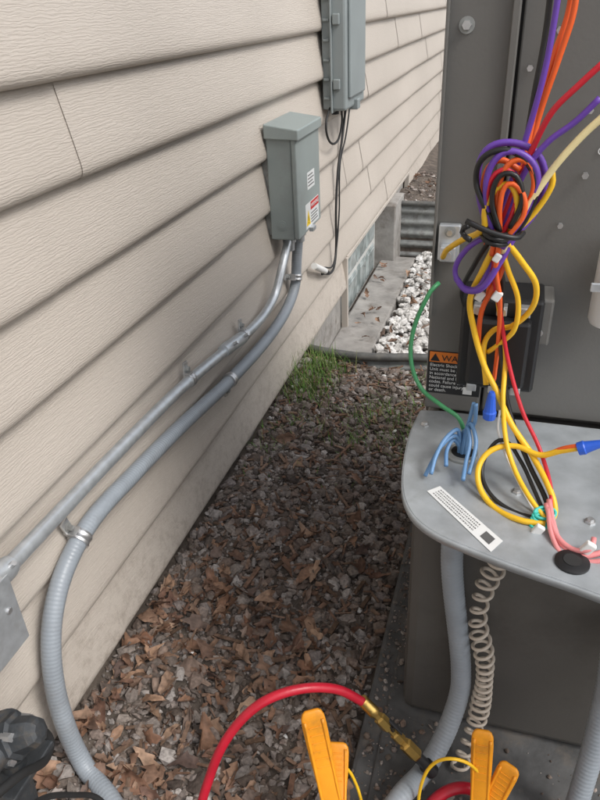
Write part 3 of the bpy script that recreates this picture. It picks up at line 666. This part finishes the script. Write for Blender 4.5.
def clamp(name,pa,pb,pc,wd):
    e=empty(name)
    for nm,tip in (('handle_a',pa),('handle_b',pc)):
        d=(pb-tip); dn=d.normalized(); view=(pb-CAM).normalized(); s=dn.cross(view).normalized(); tn=s.cross(dn).normalized()
        prof_=[(0,.55,.40),(.02,.78,.7),(.06,.95,.9),(.14,1.0,1),(.4,.96,1),(.7,.82,1.1),(1.0,.95,1.2),(1.25,.9,1.0),(1.45,.5,.6)]
        vs=[];fs=[];n=24
        for t_,a_,b2 in prof_:
            for k in range(n):
                an=2*math.pi*k/n; ca_,sa_=math.cos(an),math.sin(an)
                ca_=math.copysign(abs(ca_)**.45,ca_); sa_=math.copysign(abs(sa_)**.45,sa_)
                bow=math.sin(t_*math.pi)*wd*.25
                vs.append(tip+d*t_+s*(ca_*wd*a_)+tn*(sa_*wd*.30*b2+bow))
        for i in range(len(prof_)-1):
            for k in range(n): j=(k+1)%n; fs.append((i*n+k,i*n+j,(i+1)*n+j,(i+1)*n+k))
        fs.append(tuple(range(n))[::-1]); fs.append(tuple((len(prof_)-1)*n+i for i in range(n)))
        mk(nm,vs,fs,M_yel,e,True)
        gv=tip+d*.42; toward=(CAM-gv).normalized(); sg=1 if tn.dot(toward)>0 else -1; tt=tn*sg
        # raised side rails and moulded grip bars
        for sd_ in (-1,1):
            tube(f'{nm}_rail_{sd_}',[tip+d*f+tn*math.sin(f*math.pi)*wd*.25+tt*wd*.29+s*sd_*wd*.72 for f in (.08,.25,.45,.65,.85,1.0)],wd*.13,M_yel,e,8)
        for k in range(6):
            f=.14+.07*k; bow=math.sin(f*math.pi)*wd*.25
            obox(f'{nm}_rib_{k}',tip+d*f+tn*bow+tt*wd*.31,dn,s,tt,wd*.05,wd*.5,wd*.07,M_yel,e,.0006)
    v=(CAM-pb).normalized()
    cyl('pivot_pin',pb-v*wd*.2,pb+v*wd*.62,wd*.22,M_steel,e,16)
    ring('spring',pb+v*wd*.1,v,wd*.5,M_galvd,.0016,e)
clamp('pipe_clamp',U(311,710,y=.55),U(336,822,y=.50),U(337,742,y=.570),.0170)
clamp('pipe_clamp.001',U(483,730,y=.61),U(478,830,y=.56),U(511,765,y=.60),.0150)
ls=empty('refrigerant_line')
tube('insulated_pipe',[U(300,900,y=.45),U(335,850,y=.49),U(400,825,y=.55),U(470,838,y=.57),U(540,830,y=.62),U(560,800,y=.745)],.012,M_blkr,ls,14)
tube('copper_pipe',[U(370,800,y=.60),U(400,780,y=.64),U(430,775,y=.67),U(445,755,y=.72),U(447,745,y=.745)],.006,M_brass,ls,12)
# ---------------------------------------------------------------- lower-left iron fitting
iv=empty('gas_pipe_fitting')
p=U(10,738,x=.10)
lathe('cap',p,p+Vector((.045,.01,.02)),[(0,.028),(.12,.030),(.3,.030),(.35,.024),(.8,.020),(.95,.016),(1,.010)],M_iron,iv,8,False)
lathe('union_ring',p-Vector((.012,.003,.005)),p+Vector((.004,.001,.002)),[(0,.033),(.2,.036),(.8,.036),(1,.033)],M_iron,iv,24)
cyl('pipe',p+Vector((0,-.02,-.2)),p+Vector((0,-.005,0)),.016,M_iron,iv)
cyl('pipe_side',p,p+Vector((-.01,-.2,.0)),.017,M_iron,iv)
for k in range(4):
    a=k*math.pi/2+.5; o=Vector((0,math.cos(a)*.026,math.sin(a)*.026))
    lathe(f'bolt_{k}',p+o+Vector((.004,0,0)),p+o+Vector((.020,0,.004)),[(0,.006),(1,.006)],M_steel,iv,6,False)
box('bracket',p.x-.03,p.x+.03,p.y-.05,p.y+.035,p.z-.055,p.z-.045,M_iron,iv,.002)
tube('black_hose',[U(-10,800,x=.14),U(20,775,x=.14),U(45,760,x=.13),U(50,740,x=.12),U(30,725,x=.12)],.006,M_blkr,iv)
tube('black_cable_to_pipe',[U(10,830,x=.17),U(40,800,x=.16),U(75,795,x=.16),U(100,800,x=.17),U(120,830,x=.2)],.004,M_blkr,iv)
